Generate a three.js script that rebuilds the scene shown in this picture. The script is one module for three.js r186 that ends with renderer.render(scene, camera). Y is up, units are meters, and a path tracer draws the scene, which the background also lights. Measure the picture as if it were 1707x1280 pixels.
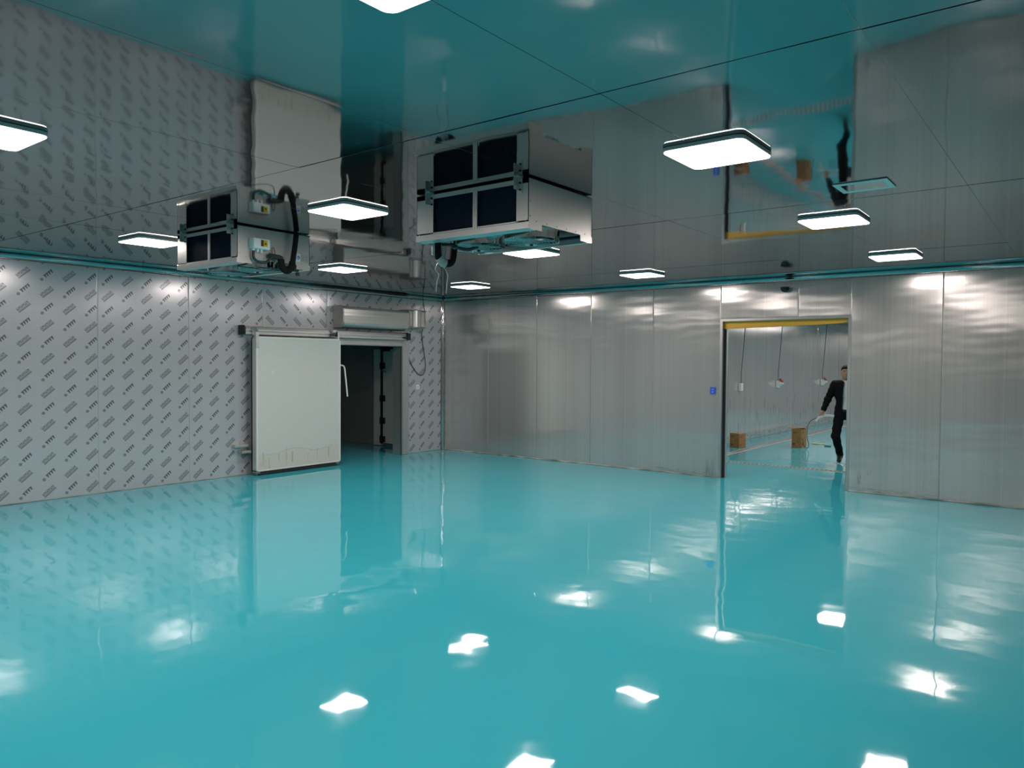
import * as THREE from 'three';
import { RoundedBoxGeometry } from 'three/addons/geometries/RoundedBoxGeometry.js';
import { mergeGeometries } from 'three/addons/utils/BufferGeometryUtils.js';
import { ImprovedNoise } from 'three/addons/math/ImprovedNoise.js';
import { RectAreaLightUniformsLib } from 'three/addons/lights/RectAreaLightUniformsLib.js';

RectAreaLightUniformsLib.init();
const scene = new THREE.Scene();
const renderer = new THREE.WebGLRenderer();
renderer.toneMapping = THREE.LinearToneMapping;
renderer.toneMappingExposure = 1.0;
renderer.shadowMap.enabled = true;
scene.background = new THREE.Color(0x000000);

// ---------- camera: corner of the room is the origin, left wall x = 0, far wall z = 0 ----------
const H = 2.917;
const camera = new THREE.PerspectiveCamera(54.09, 1707 / 1280, 0.05, 100);
{
  const yaw = 0.65615, pitch = -0.02901, roll = 0.00686;
  const fw = new THREE.Vector3(-Math.sin(yaw) * Math.cos(pitch), Math.sin(pitch), -Math.cos(yaw) * Math.cos(pitch));
  const r = fw.clone().cross(new THREE.Vector3(0, 1, 0)).normalize();
  const u = r.clone().cross(fw);
  camera.position.set(9.9402, 1.7, 10.7112);
  camera.up.copy(u.multiplyScalar(Math.cos(roll)).addScaledVector(r, -Math.sin(roll)));
  camera.lookAt(camera.position.clone().add(fw));
}

// ---------- light levels ----------
const LAMP = 38;            // radiance of a ceiling lamp's glowing face
const LAMP_COLOR = new THREE.Color().setRGB(1.0, 0.89, 0.845);

// ---------- helpers ----------
let seed = 7;
const rnd = () => { seed = (seed * 1664525 + 1013904223) >>> 0; return seed / 4294967296; };
const perlin = new ImprovedNoise();
const N = (x, y, z = 0.5) => perlin.noise(x + 31.7, y + 17.3, z + 5.1);
const used = new Map();
function numbered(name) {
  const n = used.get(name) ?? 0; used.set(name, n + 1);
  return n ? name + '_' + String(n).padStart(3, '0') : name;
}
function shadows(o) { o.traverse((c) => { if (c.isMesh) { c.castShadow = true; c.receiveShadow = true; } }); return o; }
function thing(name, label, category, [x, y, z] = [0, 0, 0], turn = 0, group) {
  const o = new THREE.Group(); o.name = numbered(name); scene.add(o);
  o.position.set(x, y, z); o.rotation.y = turn; o.userData = { label, category };
  if (group) o.userData.group = group;
  return o;
}
function structure(name, label, parent = scene) {
  const o = new THREE.Group(); o.name = name; o.userData = { kind: 'structure', label, category: name.split('_')[0] }; parent.add(o);
  return o;
}
function flat(g) { const q = g.index ? g.toNonIndexed() : g; for (const k of Object.keys(q.attributes)) if (!['position', 'normal', 'uv'].includes(k)) q.deleteAttribute(k); return q; }
function part(name, geos, mat, parent, label) {
  const g = Array.isArray(geos) ? (geos.length === 1 ? geos[0] : mergeGeometries(geos.map(flat))) : geos;
  const m = new THREE.Mesh(g, mat); m.name = name; m.castShadow = m.receiveShadow = true; parent.add(m);
  if (label) m.userData.label = label;
  return m;
}
const V = (x, y, z) => new THREE.Vector3(x, y, z);
function box(x0, x1, y0, y1, z0, z1) { const g = new THREE.BoxGeometry(x1 - x0, y1 - y0, z1 - z0); g.translate((x0 + x1) / 2, (y0 + y1) / 2, (z0 + z1) / 2); return g; }
function rbox(x0, x1, y0, y1, z0, z1, r = 0.006, s = 2) { const g = new RoundedBoxGeometry(x1 - x0, y1 - y0, z1 - z0, s, r); g.translate((x0 + x1) / 2, (y0 + y1) / 2, (z0 + z1) / 2); return g; }
function cyl(r0, r1, h, at, axis = 'y', seg = 20) { const g = new THREE.CylinderGeometry(r0, r1, h, seg); if (axis === 'x') g.rotateZ(Math.PI / 2); if (axis === 'z') g.rotateX(Math.PI / 2); g.translate(...at); return g; }
function tube(pts, r, seg = 40, rad = 8, closed = false) { return new THREE.TubeGeometry(new THREE.CatmullRomCurve3(pts.map((p) => V(...p)), closed, 'catmullrom', 0.5), seg, r, rad, closed); }
function torus(R, r, at, axis = 'y', seg = 40) { const g = new THREE.TorusGeometry(R, r, 6, seg); if (axis === 'y') g.rotateX(Math.PI / 2); g.translate(...at); return g; }
// a sheet-metal panel: a box whose front (+z) is a fine grid pressed by relief(x, y), its rim turned back a little
function lines(n, len, roll) {
  const a = [-len / 2, -len / 2 + roll * 0.4, -len / 2 + roll];
  for (let i = 1; i < n; i++) a.push(-len / 2 + roll + (len - 2 * roll) * i / n);
  return [...a, len / 2 - roll, len / 2 - roll * 0.4, len / 2];
}
function panelGeometry(w, h, t, nx, ny, relief, roll = 0.012, drop = 0.0025) {
  const xs = lines(nx, w, roll), ys = lines(ny, h, roll), pos = [], uv = [], idx = [];
  const rim = (d) => { const k = Math.max(0, 1 - d / roll); return -drop * k * k; };
  for (const y of ys) for (const x of xs) {
    const e = Math.min(w / 2 - Math.abs(x), h / 2 - Math.abs(y));
    pos.push(x, y, relief(x, y) + rim(e)); uv.push(x + w / 2, y + h / 2);
  }
  const W = xs.length;
  for (let j = 0; j + 1 < ys.length; j++) for (let i = 0; i + 1 < W; i++) { const a = j * W + i; idx.push(a, a + 1, a + W + 1, a, a + W + 1, a + W); }
  const g = new THREE.BufferGeometry();
  g.setAttribute('position', new THREE.Float32BufferAttribute(pos, 3));
  g.setAttribute('uv', new THREE.Float32BufferAttribute(uv, 2));
  g.setIndex(idx); g.computeVertexNormals();
  const b = new THREE.BoxGeometry(w, h, t); b.translate(0, 0, -t / 2 - drop - 0.0015);
  return mergeGeometries([flat(g), flat(b)]);
}
// canvas and data textures
function canvasTexture(w, h, draw, repeat) {
  const c = document.createElement('canvas'); c.width = w; c.height = h; draw(c.getContext('2d'), w, h);
  const t = new THREE.CanvasTexture(c); t.colorSpace = THREE.SRGBColorSpace;
  if (repeat) { t.wrapS = t.wrapT = THREE.RepeatWrapping; t.repeat.set(...repeat); }
  return t;
}

// ---------- materials ----------
const M = {};
const std = (rgb, roughness, metalness = 0, more = {}) => new THREE.MeshPhysicalMaterial({ color: new THREE.Color().setRGB(...rgb), roughness, metalness, ...more });
M.floor = std([0.052, 0.475, 0.565], 0.035, 0, { ior: 1.52 });
M.ceiling = std([0.27, 0.265, 0.265], 0.045, 1);
M.ceilingBack = std([0.05, 0.055, 0.055], 0.8);
M.steel = std([0.66, 0.635, 0.61], 0.175, 0.62, { anisotropy: 0.65 });
M.steelShiny = std([0.78, 0.765, 0.75], 0.17, 0.55, { anisotropy: 0.4 });
M.steelDull = std([0.46, 0.45, 0.44], 0.42, 1);
M.mirror = std([0.55, 0.56, 0.555], 0.06, 1);
M.cove = std([0.36, 0.365, 0.36], 0.07, 1);
M.core = std([0.06, 0.06, 0.06], 0.85);
M.unit = std([0.62, 0.6, 0.575], 0.34, 0.72);
M.aluminium = std([0.62, 0.615, 0.6], 0.36, 0.75);
M.aluDark = std([0.36, 0.35, 0.33], 0.35, 0.9);
M.doorWhite = std([0.78, 0.75, 0.70], 0.42);
M.white = std([0.78, 0.78, 0.76], 0.4);
M.black = std([0.012, 0.012, 0.012], 0.55);
M.rubber = std([0.018, 0.018, 0.018], 0.7);
M.foam = std([0.006, 0.006, 0.006], 0.8, 0, { specularIntensity: 0.4 });
M.orange = std([0.85, 0.40, 0.035], 0.55);
M.coil = std([0.002, 0.02, 0.046], 0.5, 0);
M.coilFin = std([0.002, 0.02, 0.046], 0.5, 0);
M.lampBody = std([0.5, 0.5, 0.5], 0.45, 0.2);
M.lampGlow = new THREE.MeshStandardMaterial({ color: 0xffffff, roughness: 0.4, emissive: LAMP_COLOR, emissiveIntensity: 6 });
M.caulk = std([0.42, 0.41, 0.38], 0.7);
M.wire = std([0.6, 0.6, 0.6], 0.3, 1);
M.cable = std([0.02, 0.02, 0.022], 0.5);
M.greyCable = std([0.12, 0.12, 0.13], 0.5);
M.gauze = std([0.4, 0.4, 0.39], 0.6);

// printed protective film: two marks, tilted, in a checkered repeat of 0.50 x 0.40 m
function drawFilm(g, w, h) {
  g.fillStyle = '#cfcccf'; g.fillRect(0, 0, w, h);
  for (let i = 0; i < 2600; i++) { g.fillStyle = rnd() < 0.5 ? 'rgba(255,255,255,0.05)' : 'rgba(60,60,70,0.05)'; const s = 2 + rnd() * 12; g.fillRect(rnd() * w, rnd() * h, s, s * (0.5 + rnd())); }
  const px = w / 0.5;                                     // pixels per metre
  const block = (x, y) => {                               // two lines of small strokes over a bar
    g.save(); g.translate(x, y); g.rotate(-0.72); g.fillStyle = 'rgba(84,86,90,0.62)';
    const L = 0.165 * px, T = 0.06 * px;
    for (let k = 0; k < 6; k++) {
      const x0 = -L / 2 + k * L / 6, cw = L / 6 * 0.82;
      g.fillRect(x0, -T / 2, cw * 0.2, T * 0.58); g.fillRect(x0 + cw * 0.42, -T / 2, cw * 0.18, T * 0.58); g.fillRect(x0 + cw * 0.8, -T / 2, cw * 0.2, T * 0.58);
      g.fillRect(x0, -T / 2 + T * (k % 2 ? 0.12 : 0.36), cw, T * 0.11);
    }
    g.fillRect(-L / 2, T * 0.16, L, T * 0.1);
    for (let k = 0; k < 14; k++) g.fillRect(-L / 2 + k * L / 14, T * 0.3, L / 22, T * 0.2);
    g.fillRect(-L / 2, T * 0.38, L, T * 0.09);
    g.restore();
  };
  const wedges = (x, y) => {                              // a pale dot and four dark wedges
    g.save(); g.translate(x, y); g.rotate(-0.75);
    const L = 0.18 * px, T = 0.043 * px;
    g.fillStyle = 'rgba(60,62,64,0.4)'; g.beginPath(); g.arc(-L / 2 + T * 0.35, T * 0.1, T * 0.45, 0, 7); g.fill();
    g.fillStyle = 'rgba(62,64,68,0.64)';
    for (let k = 0; k < 4; k++) {
      const x0 = -L / 2 + T * 1.25 + k * (L - T * 1.25) / 4, d = (L - T * 1.25) / 4;
      g.beginPath(); g.moveTo(x0, -T / 2); g.lineTo(x0 + d * 1.05, -T / 2); g.lineTo(x0 + d * 0.95, -T * 0.12); g.lineTo(x0 + d * 0.62, T / 2); g.lineTo(x0 + d * 0.3, T / 2); g.lineTo(x0 + d * 0.3, -T * 0.1); g.closePath(); g.fill();
    }
    g.restore();
  };
  const P = (u, v) => [u * px, h - v * px];
  wedges(...P(0.125, 0.3)); block(...P(0.125, 0.1)); block(...P(0.375, 0.31)); wedges(...P(0.375, 0.11));
}
const filmMap = canvasTexture(1024, 819, drawFilm, [2, 2.5]);
M.film = std([1, 1, 1], 0.22, 0.36, { map: filmMap, anisotropy: 0.35 });
const filmFlip = filmMap.clone(); filmFlip.wrapS = filmFlip.wrapT = THREE.RepeatWrapping; filmFlip.repeat.set(-2, 2.5);
M.filmFlip = std([1, 1, 1], 0.22, 0.36, { map: filmFlip, anisotropy: 0.35 });

// steel skins: fine upright brushing; the next room's wall also has dark scuffs and drips low down
function drawBrush(g, w, h) {
  g.fillStyle = '#f2f2f2'; g.fillRect(0, 0, w, h);
  for (let i = 0; i < 900; i++) { g.fillStyle = rnd() < 0.5 ? 'rgba(255,255,255,0.05)' : 'rgba(150,150,150,0.03)'; g.fillRect(rnd() * w, 0, 1 + rnd() * 3, h); }
  for (let i = 0; i < 26; i++) { g.fillStyle = rnd() < 0.5 ? 'rgba(255,255,255,0.05)' : 'rgba(150,150,150,0.03)'; g.fillRect(rnd() * w, 0, 10 + rnd() * 50, h); }
}
const brush = canvasTexture(512, 64, drawBrush, [0.9, 1]);
M.steel.map = brush;
function drawScuffs(g, w, h) {
  drawBrush(g, w, h);
  for (let i = 0; i < 6; i++) {
    const x = rnd() * w, y = h * (0.68 + 0.22 * rnd()), L = 30 + rnd() * 130;
    for (let k = 0; k < 14; k++) { g.fillStyle = `rgba(70,72,74,${0.04 + 0.08 * rnd()})`; const o = (rnd() - 0.5) * 16; g.fillRect(x + o, y + (rnd() - 0.5) * 40, 2 + rnd() * 5, L * (0.4 + 0.6 * rnd())); }
  }
  for (let i = 0; i < 60; i++) { g.fillStyle = `rgba(105,100,92,${0.1 + 0.15 * rnd()})`; g.fillRect(rnd() * w, h - 10 - rnd() * 70, 8 + rnd() * 50, 3 + rnd() * 9); }
}
M.steelScuffed = [0, 1, 2, 3].map(() => { const m = M.steelShiny.clone(); m.map = canvasTexture(512, 1310, drawScuffs, [1 / 1.13, 1 / 2.917]); return m; });

// the two panels beside the far opening carry rubbed dirt near the floor
function smudged(w, marks) {
  const m = M.steel.clone();
  m.map = canvasTexture(512, 1340, (g, W, Hh) => {
    drawBrush(g, W, Hh);
    for (const [x, y, mw, mh, n] of marks) for (let k = 0; k < n; k++) { g.fillStyle = `rgba(88,90,90,${0.05 + 0.09 * rnd()})`; const sw = 2 + rnd() * 6; g.fillRect((x + (rnd() - 0.5) * mw) / w * W, Hh - (y + mh * (0.2 + 0.8 * rnd())) / H * Hh, sw, mh * (0.25 + 0.6 * rnd()) / H * Hh); }
    for (let k = 0; k < 70; k++) { g.fillStyle = `rgba(150,146,138,${0.08 + 0.2 * rnd()})`; g.fillRect(rnd() * W, Hh - 4 - rnd() * 30, 6 + rnd() * 60, 2 + rnd() * 6); }
  }, [1 / w, 1 / H]);
  return m;
}

// ---------- room shell ----------
const RX = 10.9, RZ = 13.6;        // room size
const OX0 = 5.61, OX1 = 7.36, OH = 2.325;      // opening in the far wall
const DZ0 = 1.11, DZ1 = 2.74, DH = 1.975;      // opening in the left wall
const NX0 = 3.85, NX1 = 13.0, NZ = -19;        // next room

function sheet(x0, x1, z0, z1, step, relief, up, t) {   // level slab whose seen face is wavy
  const nx = Math.max(1, Math.round((x1 - x0) / step)), nz = Math.max(1, Math.round((z1 - z0) / step)), pos = [], uv = [], idx = [];
  for (let j = 0; j <= nz; j++) for (let i = 0; i <= nx; i++) { const x = x0 + (x1 - x0) * i / nx, z = z0 + (z1 - z0) * j / nz; pos.push(x, relief(x, z), z); uv.push(x, z); }
  for (let j = 0; j < nz; j++) for (let i = 0; i < nx; i++) { const a = j * (nx + 1) + i, b = a + nx + 1; idx.push(a, b, b + 1, a, b + 1, a + 1); }
  const g = new THREE.BufferGeometry();
  g.setAttribute('position', new THREE.Float32BufferAttribute(pos, 3)); g.setAttribute('uv', new THREE.Float32BufferAttribute(uv, 2));
  g.setIndex(idx); g.computeVertexNormals();
  return mergeGeometries([flat(g), flat(box(x0, x1, -t, -0.006, z0, z1))]);
}
const floorRelief = (x, z) => 0.0010 * N(x * 1.3, z * 1.3) + 0.0009 * N(x * 3.1, z * 3.1, 3) + 0.00055 * N(x * 6.5, z * 6.5, 9);
{
  const f = structure('floor', 'glossy turquoise epoxy floor of the cold room');
  part('epoxy_coat', sheet(-0.21, RX, 0, RZ, 0.036, floorRelief, true, 0.12), M.floor, f);
  const n = structure('floor_next', 'glossy turquoise epoxy floor beyond the far opening');
  part('epoxy_coat', sheet(NX0, NX1, NZ, 0, 0.08, (x, z) => floorRelief(x, z) * 1.3, true, 0.12), M.floor, n);
  const v = structure('floor_side', 'turquoise epoxy floor of the dark side room');
  part('epoxy_coat', sheet(-5.2, -0.21, -0.1, 4.6, 0.1, floorRelief, true, 0.12), M.floor, v);
}
// far wall, z = 0
{
  const w = structure('wall_far', 'far wall of brushed stainless steel panels with a wide opening');
  part('panel_core', [box(-0.2, OX0, 0, H + 0.1, -0.13, -0.016), box(OX1, RX + 0.2, 0, H + 0.1, -0.13, -0.016), box(OX0, OX1, OH, H + 0.1, -0.13, -0.016)], M.steelDull, w);
  const relief = (k) => (x, y) => 0.0016 * N(x * 1.1 + k * 5, y * 3.4, k) + 0.0009 * N(x * 2.8 + k * 9, y * 11, k + 4) + 0.0009 * N(x * 0.7, y * 0.6, k * 3);
  const seams = [0, 1.137, 2.236, 3.345, 4.479, OX0 - 0.03];
  let k = 0;
  const add = (x0, x1, y0, y1, mat = M.steel) => {
    k++;
    const g = panelGeometry(x1 - x0 - 0.003, y1 - y0 - 0.003, 0.012, Math.max(6, Math.round((x1 - x0) / 0.09)), Math.max(6, Math.round((y1 - y0) / 0.018)), relief(k), 0.012, 0.0018);
    const m = part('panel', g, mat, w); m.position.set((x0 + x1) / 2, (y0 + y1) / 2, 0);
    m.rotation.set((rnd() - 0.5) * 0.004, (rnd() - 0.5) * 0.006, 0);
  };
  for (let i = 0; i + 1 < seams.length; i++) add(seams[i], seams[i + 1], 0.002, H, i === 4 ? smudged(seams[5] - seams[4], [[0.96, 0.03, 0.13, 0.26, 34], [0.5, 0.02, 0.5, 0.08, 14]]) : M.steel);
  add(OX0 - 0.03, 6.70, OH + 0.02, H); add(6.70, OX1 + 0.03, OH + 0.02, H);
  for (const [a, b] of [[OX1 + 0.03, 8.46], [8.46, 9.6], [9.6, RX]]) add(a, b, 0.002, H, a < 8 ? smudged(b - a, [[0.13, 0.14, 0.05, 0.13, 18], [0.26, 0.25, 0.08, 0.08, 6]]) : M.steel);
  // angle trim round the opening
  const tr = (g) => part('opening_trim', g, M.steelDull, w);
  tr([box(OX0 - 0.035, OX0, 0, OH + 0.03, 0.001, 0.006), box(OX0 - 0.002, OX0 + 0.004, 0, OH - 0.002, -0.132, 0.006)]);
  tr([box(OX1, OX1 + 0.035, 0, OH + 0.03, 0.001, 0.006), box(OX1 - 0.004, OX1 + 0.002, 0, OH - 0.002, -0.132, 0.006)]);
  tr([box(OX0, OX1, OH, OH + 0.03, 0.001, 0.007), box(OX0, OX1, OH - 0.004, OH + 0.002, -0.132, 0.007)]);
}
// left wall, x = 0: printed film still on the panels
{
  const w = structure('wall_left', 'left wall of steel panels still wearing printed grey protective film');
  part('panel_core', [box(-0.2, -0.016, 0, H + 0.1, -0.2, DZ0), box(-0.2, -0.016, 0, H + 0.1, DZ1, RZ + 0.2), box(-0.2, -0.016, DH, H + 0.1, DZ0, DZ1)], M.steelDull, w);
  let k = 40;
  const add = (z0, z1, y0, y1, mat = M.film) => {
    k++;
    const kk = k;
    const g = panelGeometry(z1 - z0 - 0.003, y1 - y0 - 0.003, 0.012, Math.max(5, Math.round((z1 - z0) / 0.1)), Math.max(5, Math.round((y1 - y0) / 0.05)), (x, y) => 0.00045 * N(x * 0.9 + kk * 3, y * 1.6, kk) + 0.00006 * N(x * 3 + kk, y * 8, kk + 2), 0.012, 0.0018);
    const m = part('panel', g, mat, w); m.position.set(0, (y0 + y1) / 2, (z0 + z1) / 2);
    m.rotation.set(0, Math.PI / 2 + (rnd() - 0.5) * 0.006, (rnd() - 0.5) * 0.002);
  };
  add(0, 0.95, 0.002, H); add(0.95, 2.78, DH + 0.1, H); add(2.78, 3.987, 0.002, H, M.filmFlip);
  const zs = [3.987, 5.165, 6.377, 7.58, 8.78, 9.98, 11.18, 12.38, RZ];
  for (let i = 0; i + 1 < zs.length; i++) add(zs[i], zs[i + 1], 0.002, H);
}
// the two walls behind the camera and the rooms beyond
function plainWall(name, label, [x0, x1, y0, y1, z0, z1], axis, facing, mat, width) {
  const w = structure(name, label);
  part('panel_core', box(x0, x1, y0, y1, z0, z1), M.steelDull, w);
  const along = axis === 'x' ? [z0, z1] : [x0, x1], n = Math.max(1, Math.round((along[1] - along[0]) / width)), s = (along[1] - along[0]) / n;
  const face = axis === 'x' ? (facing > 0 ? x1 : x0) : (facing > 0 ? z1 : z0);
  const g = panelGeometry(s - 0.003, y1 - y0 - 0.004, 0.008, 12, 60, (x, y) => 0.0005 * N(x, y * 2.2, name.length) + 0.00012 * N(x * 2, y * 8, 3), 0.012, 0.0018);
  for (let i = 0; i < n; i++) {
    const m = part('panel', g, Array.isArray(mat) ? mat[i % mat.length] : mat, w), c = along[0] + s * (i + 0.5), off = face + facing * 0.015;
    if (axis === 'x') { m.position.set(off, (y0 + y1) / 2, c); m.rotation.y = facing * Math.PI / 2; } else { m.position.set(c, (y0 + y1) / 2, off); m.rotation.y = facing > 0 ? 0 : Math.PI; }
    m.rotation.y += (rnd() - 0.5) * 0.006;
  }
  return w;
}
plainWall('wall_right', 'stainless steel wall on the near side', [RX + 0.02, RX + 0.2, 0, H, 0.02, RZ], 'x', -1, M.steel, 1.13);
plainWall('wall_near', 'stainless steel wall behind the viewer', [0.02, RX, 0, H, RZ + 0.02, RZ + 0.2], 'z', -1, M.steel, 1.13);
plainWall('wall_next', 'shiny steel wall of the next room with scuff marks', [NX0 - 0.2, NX0 - 0.016, 0, H, NZ, -0.14], 'x', 1, M.steelScuffed, 1.13);
plainWall('wall_next_end', 'steel end wall of the next room', [NX0, NX1, 0, H, NZ - 0.2, NZ - 0.016], 'z', 1, M.steelShiny, 1.13);
plainWall('wall_next_side', 'steel side wall of the next room', [NX1 + 0.02, NX1 + 0.2, 0, H, NZ, -0.14], 'x', -1, M.steelShiny, 1.13);
plainWall('wall_side', 'unlit steel wall inside the dark side room', [-5.2, -0.21, 0, H, 0.02, 0.234], 'z', 1, M.steel, 1.15);
plainWall('wall_side_end', 'unlit end wall of the dark side room', [-5.4, -5.216, 0, H, -0.1, 4.6], 'x', 1, M.steel, 1.15);
plainWall('wall_side_back', 'unlit back wall of the dark side room', [-5.2, -0.21, 0, H, 4.62, 4.8], 'z', -1, M.steel, 1.15);

// ceilings
{
  const c = structure('ceiling', 'mirror-bright stainless steel panel ceiling');
  part('ceiling_core', box(-0.2, RX + 0.2, H + 0.022, H + 0.2, -0.13, RZ + 0.2), M.ceilingBack, c);
  const xs = [0, 0.45, 1.55, 2.65, 3.75, 4.85, 5.95, 7.05, 8.15, 9.25, 10.35, RX], zs = [0, 1.80, 4.78, 7.75, 10.72, RZ];
  for (let j = 0; j + 1 < zs.length; j++) for (let i = 0; i + 1 < xs.length; i++) {
    const w = xs[i + 1] - xs[i], d = zs[j + 1] - zs[j], cx = (xs[i] + xs[i + 1]) / 2, cz = (zs[j] + zs[j + 1]) / 2;
    const g = panelGeometry(w - 0.0014, d - 0.009, 0.012, Math.max(5, Math.round(w / 0.045)), Math.max(8, Math.round(d / 0.045)),
      (x, y) => { const X = cx + x, Z = cz - y; return 0.0011 * N(X * 1.1, Z * 1.1, 40) + 0.0006 * N(X * 3.6, Z * 3.6, 44) + 0.00018 * N(X * 8, Z * 8, 47); }, 0.0015, 0.0002);
    const m = part('panel', g, M.ceiling, c); m.position.set(cx, H, cz);
    m.rotation.set(Math.PI / 2 + (rnd() - 0.5) * 0.0016, (rnd() - 0.5) * 0.0016, 0);
  }
  const n = structure('ceiling_next', 'steel ceiling of the next room');
  part('ceiling_panel', box(NX0 - 0.2, NX1 + 0.2, H, H + 0.2, NZ - 0.2, -0.135), M.ceiling, n);
  const v = structure('ceiling_side', 'ceiling of the dark side room');
  part('ceiling_panel', box(-5.4, -0.205, H, H + 0.2, -0.2, 4.8), M.steelDull, v);
}
// stainless cove along wall and ceiling, in lengths
function smoothCove(len, R) {      // sheet bent to a quarter circle, thin flanges on both sides
  const n = 12, pos = [], nor = [], uv = [], idx = [];
  const prof = [[0.0015, -R - 0.012, 1, 0]];
  for (let i = 0; i <= n; i++) { const a = Math.PI / 2 * i / n; prof.push([0.0015 + R - R * Math.cos(a), -0.0015 - R + R * Math.sin(a), Math.cos(a), -Math.sin(a)]); }
  prof.push([R + 0.012, -0.0015, 0, -1]);
  const m = Math.max(2, Math.round(len / 0.1));
  prof.forEach(([x, y, nx, ny], i) => { for (let j = 0; j <= m; j++) { const z = len * j / m, t = 0.02 * N(z * 1.7, i * 0.15, len); pos.push(x, y, z); const v = V(nx + t * ny, ny - t * nx, 0.012 * N(z * 3, i * 0.2, 8)).normalize(); nor.push(v.x, v.y, v.z); uv.push(z, i * 0.02); } });
  for (let i = 0; i + 1 < prof.length; i++) for (let j = 0; j < m; j++) { const a = i * (m + 1) + j, b = a + m + 1; idx.push(a, b + 1, a + 1, a, b, b + 1); }
  const g = new THREE.BufferGeometry();
  g.setAttribute('position', new THREE.Float32BufferAttribute(pos, 3)); g.setAttribute('normal', new THREE.Float32BufferAttribute(nor, 3)); g.setAttribute('uv', new THREE.Float32BufferAttribute(uv, 2)); g.setIndex(idx);
  return g;
}
{
  const R = 0.055;
  const t1 = structure('trim_1', 'stainless steel cove strip along the top of the printed wall');
  for (const [a, b] of [[0.03, 2.9], [2.903, 5.8], [5.803, 8.7], [8.703, 11.6], [11.603, RZ]]) { const m = part('cove_strip', smoothCove(b - a, R), M.cove, t1); m.position.set(0.002, H - 0.001, a); }
  const t2 = structure('trim_2', 'stainless steel cove strip along the top of the far wall');
  for (const [a, b] of [[0.03, 2.9], [2.903, 5.905], [5.908, 8.86], [8.863, RX]]) {
    const m = part('cove_strip', smoothCove(b - a, R), M.cove, t2); m.rotation.y = -Math.PI / 2; m.position.set(b, H - 0.001, 0.002);
  }
  const t3 = structure('trim_3', 'stainless steel corner strip between printed wall and far wall');
  const g = smoothCove(H - R - 0.01, 0.045); g.rotateX(-Math.PI / 2); const c = part('corner_strip', g, M.mirror, t3); c.position.set(0.002, 0.004, 0.002);
  // dirty sealant at the foot of the walls
  const bead = (name, label, x0, x1, y1, z0, z1, alongX) => {
    const t = structure(name, label), n = 90, pos = [], col = [], idx = [], L = alongX ? x1 - x0 : z1 - z0;
    for (let i = 0; i <= n; i++) {
      const s = i / n * L, hgt = y1 * (0.55 + 0.55 * Math.abs(N(s * 2.6, 1, x0 + z0))), d = 0.008 + 0.01 * Math.abs(N(s * 4, 7, x0));
      const base = alongX ? x0 + s : z0 + s, p = (o, y) => (alongX ? [base, y, o] : [o, y, base]);
      pos.push(...p(0.001, hgt), ...p(d * 0.6, hgt * 0.7), ...p(d, 0.001), ...p(0.001, 0.001));
      const tone = 0.75 + 0.7 * N(s * 6, 3, z0 + x0); for (let k = 0; k < 4; k++) col.push(tone, tone, tone * 0.97);
    }
    for (let i = 0; i < n; i++) for (let k = 0; k < 3; k++) { const a = i * 4 + k, b = a + 4; idx.push(a, b, b + 1, a, b + 1, a + 1); }
    const q = new THREE.BufferGeometry(); q.setAttribute('position', new THREE.Float32BufferAttribute(pos, 3)); q.setAttribute('color', new THREE.Float32BufferAttribute(col, 3)); q.setIndex(idx); q.computeVertexNormals();
    q.setAttribute('uv', new THREE.Float32BufferAttribute(new Float32Array(pos.length / 3 * 2), 2));
    const m = M.caulk.clone(); m.vertexColors = true; m.side = THREE.DoubleSide; part('sealant_bead', q, m, t);
  };
  bead('baseboard_far', 'grimy grey sealant bead at the foot of the far wall', 0.03, OX0 - 0.04, 0.035, 0, 0, true);
  bead('baseboard_far_end', 'grimy sealant bead at the foot of the far wall past the opening', OX1 + 0.04, RX, 0.03, 0, 0, true);
  bead('baseboard_left', 'thin sealant bead at the foot of the printed wall', 0, 0, 0.014, 2.8, RZ, false);
}

// ---------- ceiling lamps ----------
function roundedSquare(s, r) { const q = new THREE.Shape(), h = s / 2; q.moveTo(-h + r, -h); q.lineTo(h - r, -h); q.absarc(h - r, -h + r, r, -Math.PI / 2, 0); q.lineTo(h, h - r); q.absarc(h - r, h - r, r, 0, Math.PI / 2); q.lineTo(-h + r, h); q.absarc(-h + r, h - r, r, Math.PI / 2, Math.PI); q.lineTo(-h, -h + r); q.absarc(-h + r, -h + r, r, Math.PI, Math.PI * 1.5); return q; }
function plate(s, r, y0, y1, bevel = 0.004) {
  const g = new THREE.ExtrudeGeometry(roundedSquare(s - 2 * bevel, r), { depth: y1 - y0 - 2 * bevel, bevelEnabled: true, bevelSize: bevel, bevelThickness: bevel, bevelSegments: 3, curveSegments: 6 });
  g.rotateX(-Math.PI / 2); g.translate(0, y0 + bevel, 0); return g;
}
const lampBody = plate(0.48, 0.045, -0.024, -0.001, 0.004);
const lampFace = plate(0.47, 0.042, -0.031, -0.0235, 0.0035);
function ceilingLamp(x, z, label, group) {
  const t = thing('ceiling_lamp', label, 'ceiling lamp', [x, H, z], 0, group);
  part('housing', lampBody, M.lampBody, t); part('diffuser', lampFace, M.lampGlow, t, 'glowing white diffuser');
  const l = new THREE.RectAreaLight(LAMP_COLOR, LAMP, 0.45, 0.45); l.name = 'lamp_light'; l.position.y = -0.0325; l.rotation.x = -Math.PI / 2; t.add(l);
  return t;
}
const LG = 'square ceiling lamps of the cold room';
ceilingLamp(8.24, 9.13, 'square glowing ceiling lamp in front of the bare-ended cooler, over open floor', LG);
ceilingLamp(5.25, 9.24, 'square glowing ceiling lamp facing the plain stretch of printed wall', LG);
ceilingLamp(5.19, 6.71, 'square glowing ceiling lamp between the two hanging coolers', LG);
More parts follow.
